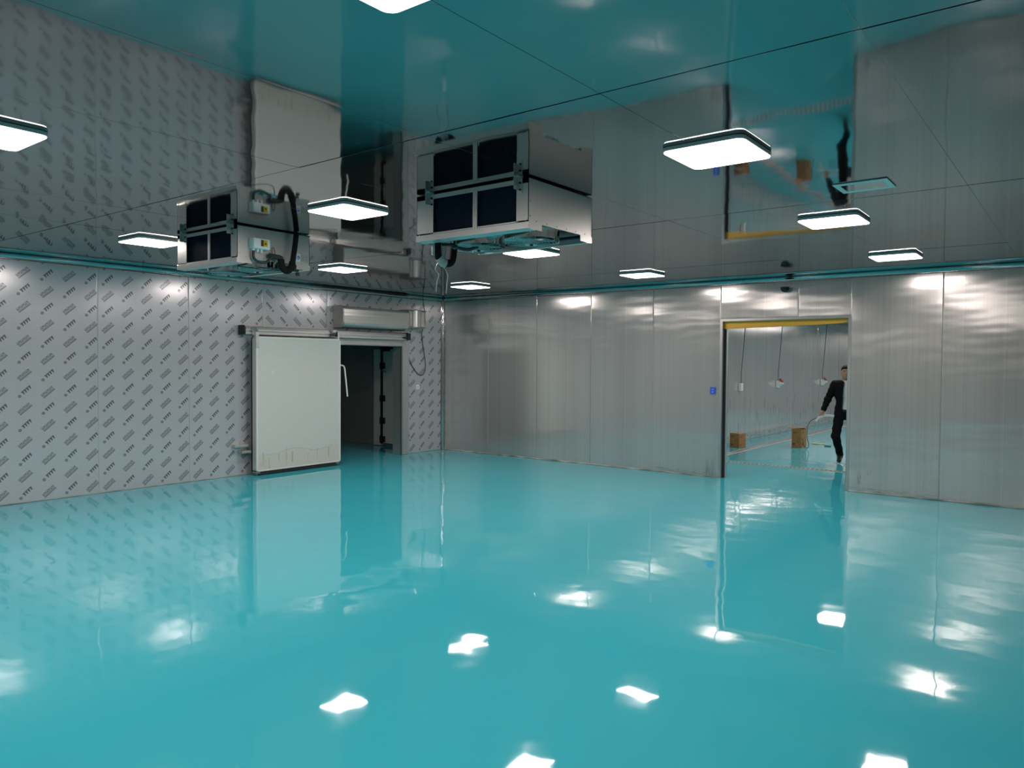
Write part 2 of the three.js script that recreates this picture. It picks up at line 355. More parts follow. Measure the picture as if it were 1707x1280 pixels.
ceilingLamp(2.31, 6.85, 'square glowing ceiling lamp just behind the cooler with the junction box', LG);
ceilingLamp(2.14, 4.23, 'square glowing ceiling lamp above the white sliding door', LG);
ceilingLamp(8.22, 6.57, 'square glowing ceiling lamp beside the cooler with bare steel end', LG);
ceilingLamp(8.20, 4.04, 'square glowing ceiling lamp beside the framed ceiling hatch', LG);
ceilingLamp(8.19, 1.47, 'square glowing ceiling lamp near the far wall to the right of the opening', LG);
ceilingLamp(5.06, 1.48, 'square glowing ceiling lamp near the far wall to the left of the opening', LG);
ceilingLamp(2.06, 1.58, 'square glowing ceiling lamp nearest the corner strip', LG);
ceilingLamp(5.03, 4.0, 'square glowing ceiling lamp seen below the fans of the bare-ended cooler', LG);
for (const [x, z] of [[2.3, 9.3], [2.3, 11.9], [5.25, 11.9], [8.25, 11.9]]) ceilingLamp(x, z, 'square glowing ceiling lamp in the half of the room away from both doorways', LG);
for (const [x, z] of [[5.4, -1.2], [6.35, -3.6], [6.35, -5.8], [6.35, -8.0], [6.35, -10.2], [6.35, -12.4], [6.35, -14.6], [9.4, -2.5], [9.4, -4.7], [9.4, -6.9], [9.4, -9.1], [9.4, -11.3]]) ceilingLamp(x, z, 'square glowing ceiling lamp in the next room', 'ceiling lamps of the next room');

// ---------- hanging air coolers ----------
function cooler(name, label, [x, z], side, detail) {
  // local: width along x 1.05, depth along z 0.77, top just under the ceiling; side = +1: pipes on the +x end, -1: on the -x end
  const t = thing(name, label, 'air cooler', [x, H, z]);
  const W = 0.51, D = 0.39, T = -0.009, B = -0.298;
  const body = [];
  // end plates and frame round the coil faces
  for (const s of [-1, 1]) {
    body.push(box(Math.min(s * W, s * (W - 0.004)), Math.max(s * W, s * (W - 0.004)), B, T, -D, D));
    for (const f of [-1, 1]) {
      const z0 = f > 0 ? D - 0.004 : -D, z1 = z0 + 0.004;
      body.push(box(s > 0 ? W - 0.10 : -W, s > 0 ? W : -W + 0.165, B, T, z0, z1));
    }
  }
  for (const f of [-1, 1]) {
    const z0 = f > 0 ? D - 0.004 : -D, z1 = z0 + 0.004;
    body.push(box(-W, W, T - 0.035, T, z0, z1), box(-W, W, B, B + 0.012, z0, z1));
  }
  body.push(box(-W, W, T - 0.004, T, -D, D));
  part('casing', body, M.unit, t);
  const mullion = (f) => part('mullion', rbox(0.033, 0.072, B, T - 0.02, f > 0 ? D - 0.006 : -D - 0.004, f > 0 ? D + 0.004 : -D + 0.006, 0.002), M.unit, t);
  mullion(1); mullion(-1);
  for (const f of [-1, 1]) for (const [a, b] of [[-W + 0.165, 0.033], [0.072, W - 0.10]]) {
    const zc = f > 0 ? D - 0.03 : -D + 0.03;
    const c = part('coil', box(a - 0.01, b + 0.01, B + 0.004, T - 0.02, zc - 0.012, zc), M.coil, t, 'dark blue finned coil behind its frame');
    const fins = []; for (let q = a; q < b; q += 0.011) fins.push(box(q, q + 0.0012, B + 0.008, T - 0.03, f > 0 ? zc : zc - 0.018, f > 0 ? zc + 0.006 : zc - 0.012));
    part('fin_stack', fins, M.coilFin, c).userData.kind = 'stuff';
  }
  // drip tray lips, fan plate
  for (const f of [-1, 1]) {
    const lip = new THREE.Shape(); lip.moveTo(0, 0); lip.lineTo(0.006, -0.004); lip.lineTo(0.006, -0.046); lip.lineTo(-0.075, -0.052); lip.lineTo(-0.075, -0.048); lip.lineTo(0, -0.042); lip.lineTo(0, 0);
    const g = new THREE.ExtrudeGeometry(lip, { depth: 2 * W + 0.004, bevelEnabled: false }); g.rotateY(-Math.PI / 2); g.translate(W + 0.002, 0, 0);
    if (f < 0) g.rotateY(Math.PI); g.translate(0, B + 0.004, 0); const m = part('drip_lip', g, M.unit, t); m.position.z = f * D;
    if (f > 0) { m.geometry = g; }
  }
  part('fan_plate', box(-W + 0.004, W - 0.004, B + 0.012, B + 0.016, -D + 0.06, D - 0.06), M.mirror, t);
  for (const s of [-1, 1]) for (const [a, b] of [[D - 0.15, D], [-D, -D + 0.15]]) part('end_lip', box(s > 0 ? W - 0.003 : -W - 0.001, s > 0 ? W + 0.001 : -W + 0.003, B - 0.043, B + 0.002, a, b), M.unit, t);
  // two fans with wire guards
  for (const fx of [-0.245, 0.245]) {
    const ring = new THREE.LatheGeometry([[0.205, 0.02], [0.2, -0.012], [0.2, -0.05], [0.203, -0.05], [0.204, -0.012], [0.215, 0.02]].map(([a, b]) => new THREE.Vector2(a, b)), 48);
    ring.translate(fx, B, 0);
    const fan = part('fan_shroud', ring, M.mirror, t);
    part('fan_motor', [cyl(0.045, 0.045, 0.07, [fx, B - 0.045, 0]), cyl(0.05, 0.05, 0.006, [fx, B - 0.02, 0]), cyl(0.05, 0.05, 0.006, [fx, B - 0.06, 0])], M.aluminium, fan);
    const blades = [];
    for (let k = 0; k < 5; k++) { const b = new THREE.BoxGeometry(0.15, 0.002, 0.09); b.rotateX(0.45); b.translate(0.12, 0, 0); b.rotateY(k * Math.PI * 0.4); b.translate(fx, B - 0.028, 0); blades.push(b); }
    part('fan_blade_set', blades, M.aluDark, fan);
    const wires = []; for (const r of [0.06, 0.085, 0.11, 0.135, 0.16, 0.185]) wires.push(torus(r, 0.0014, [fx, B - 0.066, 0]));
    for (let k = 0; k < 8; k++) { const a = k * Math.PI / 4; wires.push(tube([[fx + 0.03 * Math.cos(a), B - 0.0665, 0.03 * Math.sin(a)], [fx + 0.19 * Math.cos(a), B - 0.0665, 0.19 * Math.sin(a)], [fx + 0.206 * Math.cos(a), B - 0.045, 0.206 * Math.sin(a)]], 0.0018, 10, 5)); }
    part('fan_guard', wires, M.wire, fan);
    part('guard_hub', cyl(0.014, 0.012, 0.03, [fx + 0.02, B - 0.075, 0.02], 'y', 12), M.black, fan);
  }
  // hanger brackets at the ceiling
  for (const [bx, f] of [[-W + 0.135, 1], [W - 0.085, 1], [-W + 0.135, -1], [W - 0.085, -1]]) {
    const z0 = f > 0 ? D : -D - 0.05, br = [box(bx - 0.002, bx + 0.002, T - 0.075, -0.001, z0, z0 + 0.05), box(bx, bx + 0.035, T - 0.10, T + 0.0, f > 0 ? D : -D - 0.004, f > 0 ? D + 0.004 : -D), box(bx, bx + 0.04, -0.006, -0.001, z0, z0 + 0.05)];
    const b = part('hanger_bracket', br, M.unit, t);
    const fz = f > 0 ? D + 0.006 : -D - 0.006;
    part('bolt', cyl(0.008, 0.008, 0.012, [bx + 0.02, T - 0.03, fz], 'z', 8), M.black, b); part('bolt', cyl(0.007, 0.007, 0.012, [bx + 0.02, T - 0.075, fz], 'z', 8), M.black, b);
  }
  const screws = []; for (const q of [-W + 0.03, -W + 0.15, 0.052, W - 0.085, W - 0.02]) screws.push(cyl(0.004, 0.004, 0.004, [q, B + 0.006, D + 0.003], 'z', 8));
  for (const q of [-0.3, -0.18, -0.06, 0.06, 0.18, 0.3]) screws.push(cyl(0.004, 0.004, 0.004, [W + 0.001, B + 0.014, q], 'x', 8), cyl(0.004, 0.004, 0.004, [-W - 0.001, B + 0.014, q], 'x', 8));
  for (const q of [-0.1, -0.2, 0.0]) screws.push(cyl(0.004, 0.004, 0.004, [W + 0.001, B + 0.14 + q, D - 0.02], 'x', 8));
  for (const q of screws) part('screw', q, M.aluDark, t);
  // insulated pipe with a U bend at the pipe end
  const e = side * W;
  if (detail === 'box') {
    const px = e + side * 0.07;
    part('insulated_pipe', [tube([[px, -0.004, -0.19], [px, -0.12, -0.175], [px, -0.24, -0.155], [px, -0.33, -0.14]], 0.025, 24, 12), tube([[px, -0.29, -0.145], [px, -0.345, -0.13], [px, -0.378, -0.085], [px, -0.355, -0.035], [px, -0.30, -0.02], [px, -0.275, -0.015]], 0.031, 32, 12)], M.foam, t, 'thick black foam-wrapped pipe with a U bend');
    part('pipe_branch', [tube([[px, -0.275, -0.03], [px - 0.01, -0.262, 0.0], [px - 0.03, -0.255, 0.06], [px - 0.05, -0.25, 0.08]], 0.024, 20, 10)], M.rubber, t);
    part('drain_stub', [cyl(0.02, 0.02, 0.10, [e - 0.02, -0.345, -0.22], 'z', 12), cyl(0.017, 0.02, 0.03, [e - 0.02, -0.385, -0.27], 'y', 12)], M.rubber, t);
    // junction box with three glands and a yellow warning sticker
    const jb = part('junction_box', rbox(e, e + 0.07, -0.208, -0.112, 0.10, 0.275, 0.008, 3), M.white, t, 'white junction box');
    part('box_lid', rbox(e + 0.066, e + 0.078, -0.205, -0.115, 0.103, 0.272, 0.004, 2), M.white, jb);
    const stick = canvasTexture(128, 96, (g, w, h) => { g.fillStyle = '#d9b400'; g.fillRect(0, 0, w, h); g.fillStyle = '#3a2c08'; g.fillRect(0, 0, 34, h); g.fillStyle = '#8a5a10'; g.fillRect(34, 0, 22, h); g.fillStyle = '#14110a'; g.beginPath(); g.moveTo(90, 26); g.lineTo(114, 66); g.lineTo(66, 66); g.closePath(); g.fill(); g.fillStyle = '#d9b400'; g.fillRect(87, 38, 6, 16); g.fillRect(87, 57, 6, 5); });
    const st = part('warning_sticker', new THREE.PlaneGeometry(0.068, 0.058), std([1, 1, 1], 0.4, 0, { map: stick }), jb, 'yellow and black warning sticker');
    st.rotation.y = Math.PI / 2; st.position.set(e + 0.0786, -0.155, 0.165);
    for (const q of [0.25, 0.205, 0.165]) part('cable_gland', [cyl(0.011, 0.011, 0.018, [e + 0.035, -0.215, q], 'y', 8), cyl(0.008, 0.009, 0.012, [e + 0.035, -0.228, q], 'y', 8)], M.white, jb);
    part('fan_cable', tube([[e + 0.035, -0.225, 0.25], [e + 0.035, -0.29, 0.245], [e + 0.04, -0.325, 0.19], [e + 0.05, -0.315, 0.12], [e + 0.05, -0.27, 0.075], [px - 0.03, -0.25, 0.04]], 0.013, 48, 8), M.cable, t);
    for (const w of [tube([[e + 0.03, -0.24, 0.02], [e + 0.02, -0.20, 0.015], [e + 0.02, -0.17, 0.03], [e + 0.02, -0.19, 0.045], [e + 0.03, -0.24, 0.05]], 0.003, 24, 6), tube([[px, -0.30, 0.05], [px, -0.37, 0.06], [px - 0.04, -0.39, 0.11], [px - 0.1, -0.375, 0.22], [px - 0.2, -0.36, 0.3]], 0.004, 24, 6)]) part('loose_wire', w, M.cable, t);
    const info = canvasTexture(192, 96, (g, w, h) => { g.fillStyle = '#c9cdd4'; g.fillRect(0, 0, 64, h); g.fillStyle = '#3f64ad'; g.beginPath(); g.arc(32, 44, 24, 0, 7); g.fill(); g.fillStyle = '#c9cdd4'; g.lineWidth = 7; g.strokeStyle = '#dfe4ee'; g.beginPath(); g.arc(32, 44, 12, 0.6, 4.2); g.stroke(); g.fillStyle = '#a6a49c'; g.fillRect(64, 0, 128, h); g.fillStyle = '#7c7a74'; for (let k = 0; k < 7; k++) { g.fillRect(74, 10 + k * 11, 40 + 30 * (k % 3), 4); g.fillRect(150, 10 + k * 11, 28, 4); } });
    const pl = part('rating_plate', new THREE.PlaneGeometry(0.145, 0.075), std([1, 1, 1], 0.5, 0, { map: info }), t, 'blue and grey rating plate');
    pl.rotation.y = Math.PI / 2; pl.position.set(e + 0.0012, -0.232, -0.31);
  } else {
    const px = e + 0.03;
    part('insulated_pipe', [tube([[px, -0.30, 0.20], [px, -0.40, 0.20], [px + 0.01, -0.455, 0.17], [px + 0.03, -0.47, 0.12], [px + 0.04, -0.44, 0.08], [px + 0.04, -0.31, 0.06]], 0.03, 40, 12)], M.foam, t, 'black foam-wrapped U bend');
    part('pipe_sleeve', [tube([[px + 0.012, -0.432, 0.2], [px + 0.02, -0.468, 0.165], [px + 0.030, -0.474, 0.14]], 0.031, 12, 12), cyl(0.012, 0.012, 0.12, [px, -0.36, 0.245], 'y', 10)], M.gauze, t, 'grey wrap on the pipe bend');
    part('fan_cable', tube([[px + 0.03, -0.335, 0.18], [px + 0.12, -0.345, 0.17], [px + 0.19, -0.375, 0.16], [px + 0.25, -0.385, 0.13], [px + 0.3, -0.36, 0.08]], 0.012, 32, 8), M.cable, t);
    for (const w of [tube([[px, -0.46, 0.19], [px - 0.02, -0.52, 0.2], [px + 0.005, -0.56, 0.19], [px - 0.005, -0.62, 0.2], [px - 0.012, -0.69, 0.2]], 0.0025, 24, 6), tube([[px + 0.02, -0.5, 0.15], [px + 0.05, -0.56, 0.14], [px + 0.045, -0.62, 0.14], [px + 0.035, -0.70, 0.14]], 0.0025, 24, 6)]) part('loose_wire', w, M.wire, t);
  }
  return t;
}
cooler('air_cooler', 'stainless ceiling air cooler with white junction box and black pipe', [3.375, 6.485], 1, 'box');
cooler('air_cooler', 'stainless ceiling air cooler with bare riveted end plate', [6.495, 6.345], -1, 'bare');

// ---------- sliding door on the left wall ----------
{
  const fr = thing('door_frame', 'grey aluminium frame round the dark doorway', 'door frame', [0, 0, 0]);
  const jamb = (z0, z1, y0, y1) => [box(0.002, 0.03, y0, y1, z0, z1), box(0.03, 0.038, y0, y1, z0 + 0.025, z0 + 0.04), box(0.03, 0.042, y0, y1, z1 - 0.03, z1 - 0.008)];
  part('jamb', jamb(0.95, 1.105, 0.004, DH + 0.1), M.aluminium, fr); part('jamb', jamb(DZ1, DZ1 + 0.15, 0.004, DH + 0.1), M.aluminium, fr);
  part('header', [box(0.002, 0.03, DH, DH + 0.1, DZ0 - 0.005, DZ1), box(0.03, 0.042, DH + 0.008, DH + 0.024, DZ0, DZ1), box(0.03, 0.036, DH + 0.05, DH + 0.062, DZ0, DZ1)], M.aluminium, fr);
  part('reveal', [box(-0.21, 0.004, 0.004, DH, DZ0 - 0.002, DZ0 + 0.004), box(-0.21, 0.004, 0.004, DH, DZ1 - 0.004, DZ1 + 0.002), box(-0.21, 0.004, DH - 0.004, DH, DZ0, DZ1)], M.aluminium, fr);
  part('gasket', [box(0.004, 0.012, 0.004, DH - 0.004, DZ0 + 0.004, DZ0 + 0.014)], M.rubber, fr);
  for (const y of [0.32, 0.9, 1.24, 1.73]) part('clip', [rbox(0.002, 0.035, y, y + 0.05, 0.925, 0.95, 0.004), cyl(0.006, 0.006, 0.03, [0.03, y + 0.025, 0.935], 'z', 8)], M.aluDark, fr);

  const rl = thing('door_rail', 'long aluminium track box above the sliding door', 'door rail', [0.003, 0, 0]);
  const s = new THREE.Shape(); [[0, 2.205], [0.10, 2.205], [0.125, 2.195], [0.137, 2.16], [0.137, 2.135], [0.128, 2.13], [0.137, 2.122], [0.137, 2.085], [0.12, 2.078], [0, 2.078]].forEach(([a, b], i) => (i ? s.lineTo(a, b) : s.moveTo(a, b)));
  part('track_profile', new THREE.ExtrudeGeometry(s, { depth: 3.28, bevelEnabled: false }).translate(0, 0, 1.09), M.aluminium, rl);
  const cap = (z0, z1) => { const q = new THREE.Shape(); [[0, 2.215], [0.11, 2.215], [0.145, 2.18], [0.145, 2.11], [0.12, 2.082], [0, 2.082]].forEach(([a, b], i) => (i ? q.lineTo(a, b) : q.moveTo(a, b))); part('end_cap', new THREE.ExtrudeGeometry(q, { depth: z1 - z0, bevelEnabled: true, bevelSize: 0.003, bevelThickness: 0.003, bevelSegments: 1 }).translate(0, 0, z0), M.black, rl, 'black plastic end cap'); };
  cap(4.375, 4.40); cap(1.045, 1.08);
  part('bumper', [rbox(0.138, 0.19, 2.085, 2.205, 1.05, 1.12, 0.008), rbox(0.138, 0.175, 2.115, 2.14, 1.11, 1.21, 0.006)], M.black, rl, 'black rubber end bumper');

  const d = thing('sliding_door', 'large off-white insulated sliding door slid open on the printed wall', 'sliding door', [0, 0, 0]);
  const [z0, z1, y0, y1] = [2.705, 4.268, 0.058, 2.055];
  part('leaf', rbox(0.156, 0.247, y0 + 0.004, y1 - 0.004, z0 + 0.01, z1 - 0.01, 0.008), M.doorWhite, d, 'off-white door leaf');
  // stains near the foot: real print on the skin
  const stains = canvasTexture(1024, 1310, (g, w, h) => {
    g.fillStyle = '#dedcd6'; g.fillRect(0, 0, w, h);
    for (let i = 0; i < 900; i++) { g.fillStyle = rnd() < 0.5 ? 'rgba(255,255,250,0.018)' : 'rgba(150,150,140,0.015)'; const q = 8 + rnd() * 50; g.fillRect(rnd() * w, rnd() * h, q, q * 0.7); }
    const base = h - 165;
    g.fillStyle = 'rgba(204,200,168,0.16)'; g.beginPath(); g.moveTo(0, h); g.lineTo(0, base + 20); for (let x = 0; x <= w; x += 32) g.lineTo(x, base + 18 * Math.sin(x * 0.011) + 26 * (rnd() - 0.5)); g.lineTo(w, h); g.fill();
    g.strokeStyle = 'rgba(120,118,84,0.28)'; g.lineWidth = 4; g.beginPath(); for (let x = 90; x <= w - 60; x += 40) g[x === 90 ? 'moveTo' : 'lineTo'](x, base + 20 * Math.sin(x * 0.011) + 10 * (rnd() - 0.5)); g.stroke();
    for (const [x, top, len, a] of [[60, 0, 130, 0.5], [130, 50, 110, 0.55], [240, 20, 90, 0.5], [330, -60, 220, 0.35], [410, 10, 110, 0.6], [610, 40, 80, 0.6], [720, 0, 120, 0.5], [880, 10, 110, 0.6]]) {
      let cx = x, cw = 6 + 9 * rnd();          // a dried drip: uneven width, wandering, blotchy
      for (let q = 0; q < len; q += 4) { cx += (rnd() - 0.5) * 3.2; cw = Math.max(3, Math.min(17, cw + (rnd() - 0.5) * 4)); g.fillStyle = `rgba(146,142,98,${a * (0.35 + 0.45 * rnd())})`; g.fillRect(cx - cw / 2, base + top + q, cw, 5); }
    }
    g.fillStyle = 'rgba(206,198,120,0.8)'; for (let i = 0; i < 40; i++) g.fillRect(20 + rnd() * 70, h - 20 - rnd() * 110, 5, 7);
    g.fillStyle = 'rgba(250,248,238,0.9)'; g.fillRect(168, 320, 8, 40); g.fillRect(192, 312, 6, 30);
  });
  const skin = part('door_skin', new THREE.PlaneGeometry(z1 - z0 - 0.05, y1 - y0 - 0.05), std([0.9, 0.9, 0.9], 0.42, 0, { map: stains }), d, 'off-white door face with yellowish drip stains near the foot');
  skin.rotation.y = Math.PI / 2; skin.position.set(0.2492, (y0 + y1) / 2, (z0 + z1) / 2);
  part('edge_profile', [rbox(0.15, 0.2525, y0, y1, z1 - 0.028, z1, 0.005), rbox(0.15, 0.2525, y0, y1, z0, z0 + 0.028, 0.005), rbox(0.15, 0.2525, y1 - 0.028, y1, z0, z1, 0.005), rbox(0.15, 0.2525, y0, y0 + 0.022, z0, z1, 0.005)], M.doorWhite, d);
  part('side_channel', [box(0.165, 0.235, y0 + 0.02, y1 - 0.02, z1, z1 + 0.003)], M.aluminium, d);
  part('seal_strip', [box(0.06, 0.152, y0 - 0.02, y1 - 0.02, z1 - 0.09, z1 - 0.04), box(0.06, 0.152, y0 - 0.02, y1 - 0.02, z0 + 0.03, z0 + 0.08), box(0.10, 0.24, 0.008, y0 + 0.004, z0 + 0.06, z1 - 0.05)], M.rubber, d, 'black rubber seal');
  for (const z of [z1 - 0.03, z0 + 0.06]) part('floor_roller', [cyl(0.022, 0.022, 0.05, [0.2, 0.026, z], 'x', 14), rbox(0.15, 0.25, 0.03, 0.062, z - 0.035, z + 0.035, 0.004)], M.aluDark, d);
  const bk = new THREE.Shape(); [[0.146, 2.19], [0.17, 2.2], [0.25, 2.12], [0.257, 1.9], [0.245, 1.86], [0.235, 1.9], [0.19, 2.06], [0.146, 2.1]].forEach(([a, b], i) => (i ? bk.lineTo(a, b) : bk.moveTo(a, b)));
  part('hanger', [new THREE.ExtrudeGeometry(bk, { depth: 0.05, bevelEnabled: false }).translate(0, 0, z1 - 0.045), cyl(0.014, 0.014, 0.03, [0.18, 2.14, z1 + 0.006], 'z', 10)], M.aluminium, d, 'grey hanger arm reaching up to the rail');
  part('hanger', [rbox(0.146, 0.25, 2.05, 2.17, z0 + 0.02, z0 + 0.06, 0.006), rbox(0.146, 0.2, 2.15, 2.2, z0 + 0.04, z0 + 0.11, 0.006)], M.aluminium, d);
  part('hanger_bolt', [cyl(0.012, 0.012, 0.13, [0.245, 2.115, z0 + 0.14], 'z', 10), cyl(0.022, 0.022, 0.03, [0.245, 2.115, z0 + 0.085], 'z', 10), cyl(0.012, 0.012, 0.07, [0.24, 2.14, z0 + 0.07], 'y', 8)], M.black, d, 'black bolt on the hanger');
  part('pull_handle', [tube([[0.2, 1.625, z0 + 0.01], [0.225, 1.63, z0 - 0.03], [0.26, 1.6, z0 - 0.065], [0.28, 1.45, z0 - 0.075], [0.30, 1.12, z0 - 0.10]], 0.0125, 40, 10)], M.white, d, 'white bent bar handle');

  const st = thing('door_stop', 'pair of small steel stops on the wall beside the sliding door', 'door stop', [0, 0, 0]);
  part('stop_bar', [rbox(0.003, 0.1, 0.425, 0.465, 4.30, 4.52, 0.003), rbox(0.003, 0.03, 0.40, 0.49, 4.32, 4.40, 0.003)], M.aluminium, st);
  part('guide_tab', [rbox(0.003, 0.13, 0.335, 0.37, 4.275, 4.42, 0.003), rbox(0.003, 0.02, 0.31, 0.40, 4.29, 4.36, 0.003)], M.aluminium, st);

  // air curtain above the doorway
  const a = thing('air_curtain', 'long brushed metal air curtain box above the doorway', 'air curtain', [0.003, 0, 0]);
  const q = new THREE.Shape(); [[0, 2.275], [0.05, 2.255], [0.2, 2.265], [0.235, 2.29], [0.245, 2.32], [0.25, 2.45], [0.245, 2.55], [0.23, 2.585], [0.19, 2.6], [0, 2.6]].forEach(([x, y], i) => (i ? q.lineTo(x, y) : q.moveTo(x, y)));
  part('casing', new THREE.ExtrudeGeometry(q, { depth: 1.47, bevelEnabled: false }).translate(0, 0, 1.165), M.unit, a);
  part('rib', [2.33, 2.39, 2.44, 2.49, 2.55].map((y) => rbox(0.24, 0.254, y, y + 0.008, 1.17, 2.63, 0.002)), M.unit, a);
  const en = new THREE.Shape(); [[0, 2.25], [0.2, 2.25], [0.245, 2.275], [0.26, 2.33], [0.26, 2.56], [0.24, 2.6], [0.19, 2.615], [0, 2.615]].forEach(([x, y], i) => (i ? en.lineTo(x, y) : en.moveTo(x, y)));
  part('end_cap', [new THREE.ExtrudeGeometry(en, { depth: 0.02, bevelEnabled: true, bevelSize: 0.003, bevelThickness: 0.003, bevelSegments: 1 }).translate(0, 0, 2.64)], M.aluDark, a);
  part('outlet_slot', [box(0.06, 0.19, 2.245, 2.262, 1.2, 2.6)], M.black, a);
  const mo = new THREE.Shape(); for (let i = 0; i <= 20; i++) { const t = -Math.PI / 2 + Math.PI * i / 20; mo[i ? 'lineTo' : 'moveTo'](0.10 + 0.15 * Math.cos(t), 2.475 + 0.155 * Math.sin(t)); } mo.lineTo(0, 2.63); mo.lineTo(0, 2.32);
  part('motor_cover', [rbox(0, 0.2, 2.32, 2.62, 0.70, 1.15, 0.02), cyl(0.11, 0.11, 0.30, [0.17, 2.47, 0.93], 'y', 28)], M.unit, a, 'silver motor cover');
  for (const y of [2.30, 2.613]) part('motor_plate', rbox(0, 0.24, y, y + 0.02, 0.69, 1.16, 0.005), M.aluDark, a);
  part('end_cap', [rbox(0, 0.255, 2.30, 2.62, 1.14, 1.165, 0.006)], M.aluDark, a);

  const c = thing('hanging_cable', 'thin black cable drooping from the ceiling past the air curtain', 'cable', [0, 0, 0]);
  part('cable', tube([[0.10, H - 0.012, 0.66], [0.12, 2.75, 0.655], [0.16, 2.6, 0.665], [0.16, 2.4, 0.665], [0.10, 2.3, 0.65], [0.02, 2.2, 0.60], [0.014, 1.95, 0.55], [0.014, 1.65, 0.49], [0.014, 1.5, 0.52], [0.014, 1.44, 0.61], [0.014, 1.5, 0.73], [0.014, 1.64, 0.86], [0.02, 1.72, 0.91]], 0.007, 120, 6), M.cable, c);
  const so = thing('wall_socket', 'small white socket plate on the printed wall right of the doorway', 'socket', [0.002, 1.225, 0.69], Math.PI / 2);
  part('plate', rbox(-0.045, 0.045, -0.045, 0.045, 0, 0.014, 0.005), M.white, so); part('socket_face', [box(-0.018, -0.012, -0.01, 0.014, 0.013, 0.015), box(0.012, 0.018, -0.01, 0.014, 0.013, 0.015), box(-0.003, 0.003, -0.026, -0.014, 0.013, 0.015)], M.greyCable, so);
  // open inner door in the dark side room
  const g = thing('swing_door', 'pale insulated door folded back inside the dark side room', 'door', [0, 0, 0]);
  part('leaf', rbox(-1.565, -1.36, 0.01, 1.94, 0.26, 0.36, 0.006), M.doorWhite, g);
  part('door_edge', rbox(-1.315, -0.95, 0.06, 1.94, 0.26, 0.34, 0.006), M.doorWhite, g);
  part('gasket', [box(-1.36, -1.315, 0.05, 1.94, 0.26, 0.365), box(-1.36, -1.1, 1.90, 1.98, 0.26, 0.37)], M.rubber, g);
  for (const y of [0.08, 0.45, 0.90, 1.55]) part('hinge', [rbox(-1.37, -1.24, y, y + 0.12, 0.34, 0.385, 0.008), cyl(0.018, 0.018, 0.15, [-1.33, y + 0.06, 0.385], 'y', 10)], M.black, g);
  part('latch', tube([[-1.30, 1.52, 0.37], [-1.22, 1.5, 0.40], [-1.16, 1.48, 0.4]], 0.012, 16, 8), M.aluminium, g);
}

// ---------- things on the far wall ----------
{
  const sw = thing('wall_switch', 'blue film covered switch plate beside the far opening', 'switch', [5.478, 1.297, 0.003]);
  part('plate', rbox(-0.043, 0.043, -0.052, 0.052, 0, 0.014, 0.004), std([0.03, 0.11, 0.6], 0.35), sw);
  for (const y of [0.015, -0.024]) part('mark', box(-0.012, 0.012, y, y + 0.009, 0.0135, 0.0146), std([0.4, 0.5, 0.85], 0.4), sw);
  const dm = thing('dome_camera', 'black dome camera under the ceiling above the far opening', 'camera', [6.535, 2.757, 0.075]);
  part('dome', new THREE.SphereGeometry(0.06, 28, 14, 0, Math.PI * 2, Math.PI / 2, Math.PI / 2), std([0.006, 0.006, 0.007], 0.12), dm);
  part('base', [cyl(0.064, 0.062, 0.016, [0, 0.006, 0], 'y', 28), rbox(-0.02, 0.02, -0.012, 0.014, -0.072, -0.03, 0.004)], M.black, dm);
  const lb = thing('lintel_foam_edge', 'orange-yellow strip across the top of the far opening', 'lintel strip', [0, 0, 0]);
  const q = new THREE.Shape(); [[5.615, 2.322], [7.355, 2.322], [7.355, 2.275], [7.2, 2.258], [6.9, 2.246], [6.4, 2.236], [5.9, 2.222], [5.615, 2.215]].forEach(([a, b], i) => (i ? q.lineTo(a, b) : q.moveTo(a, b)));
  part('strip', new THREE.ExtrudeGeometry(q, { depth: 0.05, bevelEnabled: true, bevelSize: 0.002, bevelThickness: 0.002, bevelSegments: 1 }).translate(0, 0, -0.12), M.orange, lb);
  const js = thing('jamb_seal', 'thin black seal strip down the left jamb of the far opening', 'seal', [0, 0, 0]);
  part('strip', [box(OX0 + 0.002, OX0 + 0.028, 0.004, 2.21, -0.10, -0.06)], M.rubber, js);
  part('cover', [box(OX0 + 0.028, OX0 + 0.05, 0.004, 2.21, -0.11, -0.085)], M.aluminium, js);
  const hf = thing('ceiling_hatch', 'pale rectangular frame of a small hatch in the ceiling', 'hatch', [8.69, H - 0.002, 5.18]);
  part('frame', [rbox(-0.17, 0.17, -0.007, 0, 0.10, 0.15, 0.003), rbox(-0.17, 0.17, -0.007, 0, -0.15, -0.10, 0.003), rbox(-0.17, -0.13, -0.007, 0, -0.1, 0.1, 0.003), rbox(0.13, 0.17, -0.007, 0, -0.1, 0.1, 0.003)], M.white, hf);
  part('cover', box(-0.13, 0.13, -0.006, -0.001, -0.1, 0.1), M.mirror, hf);
}

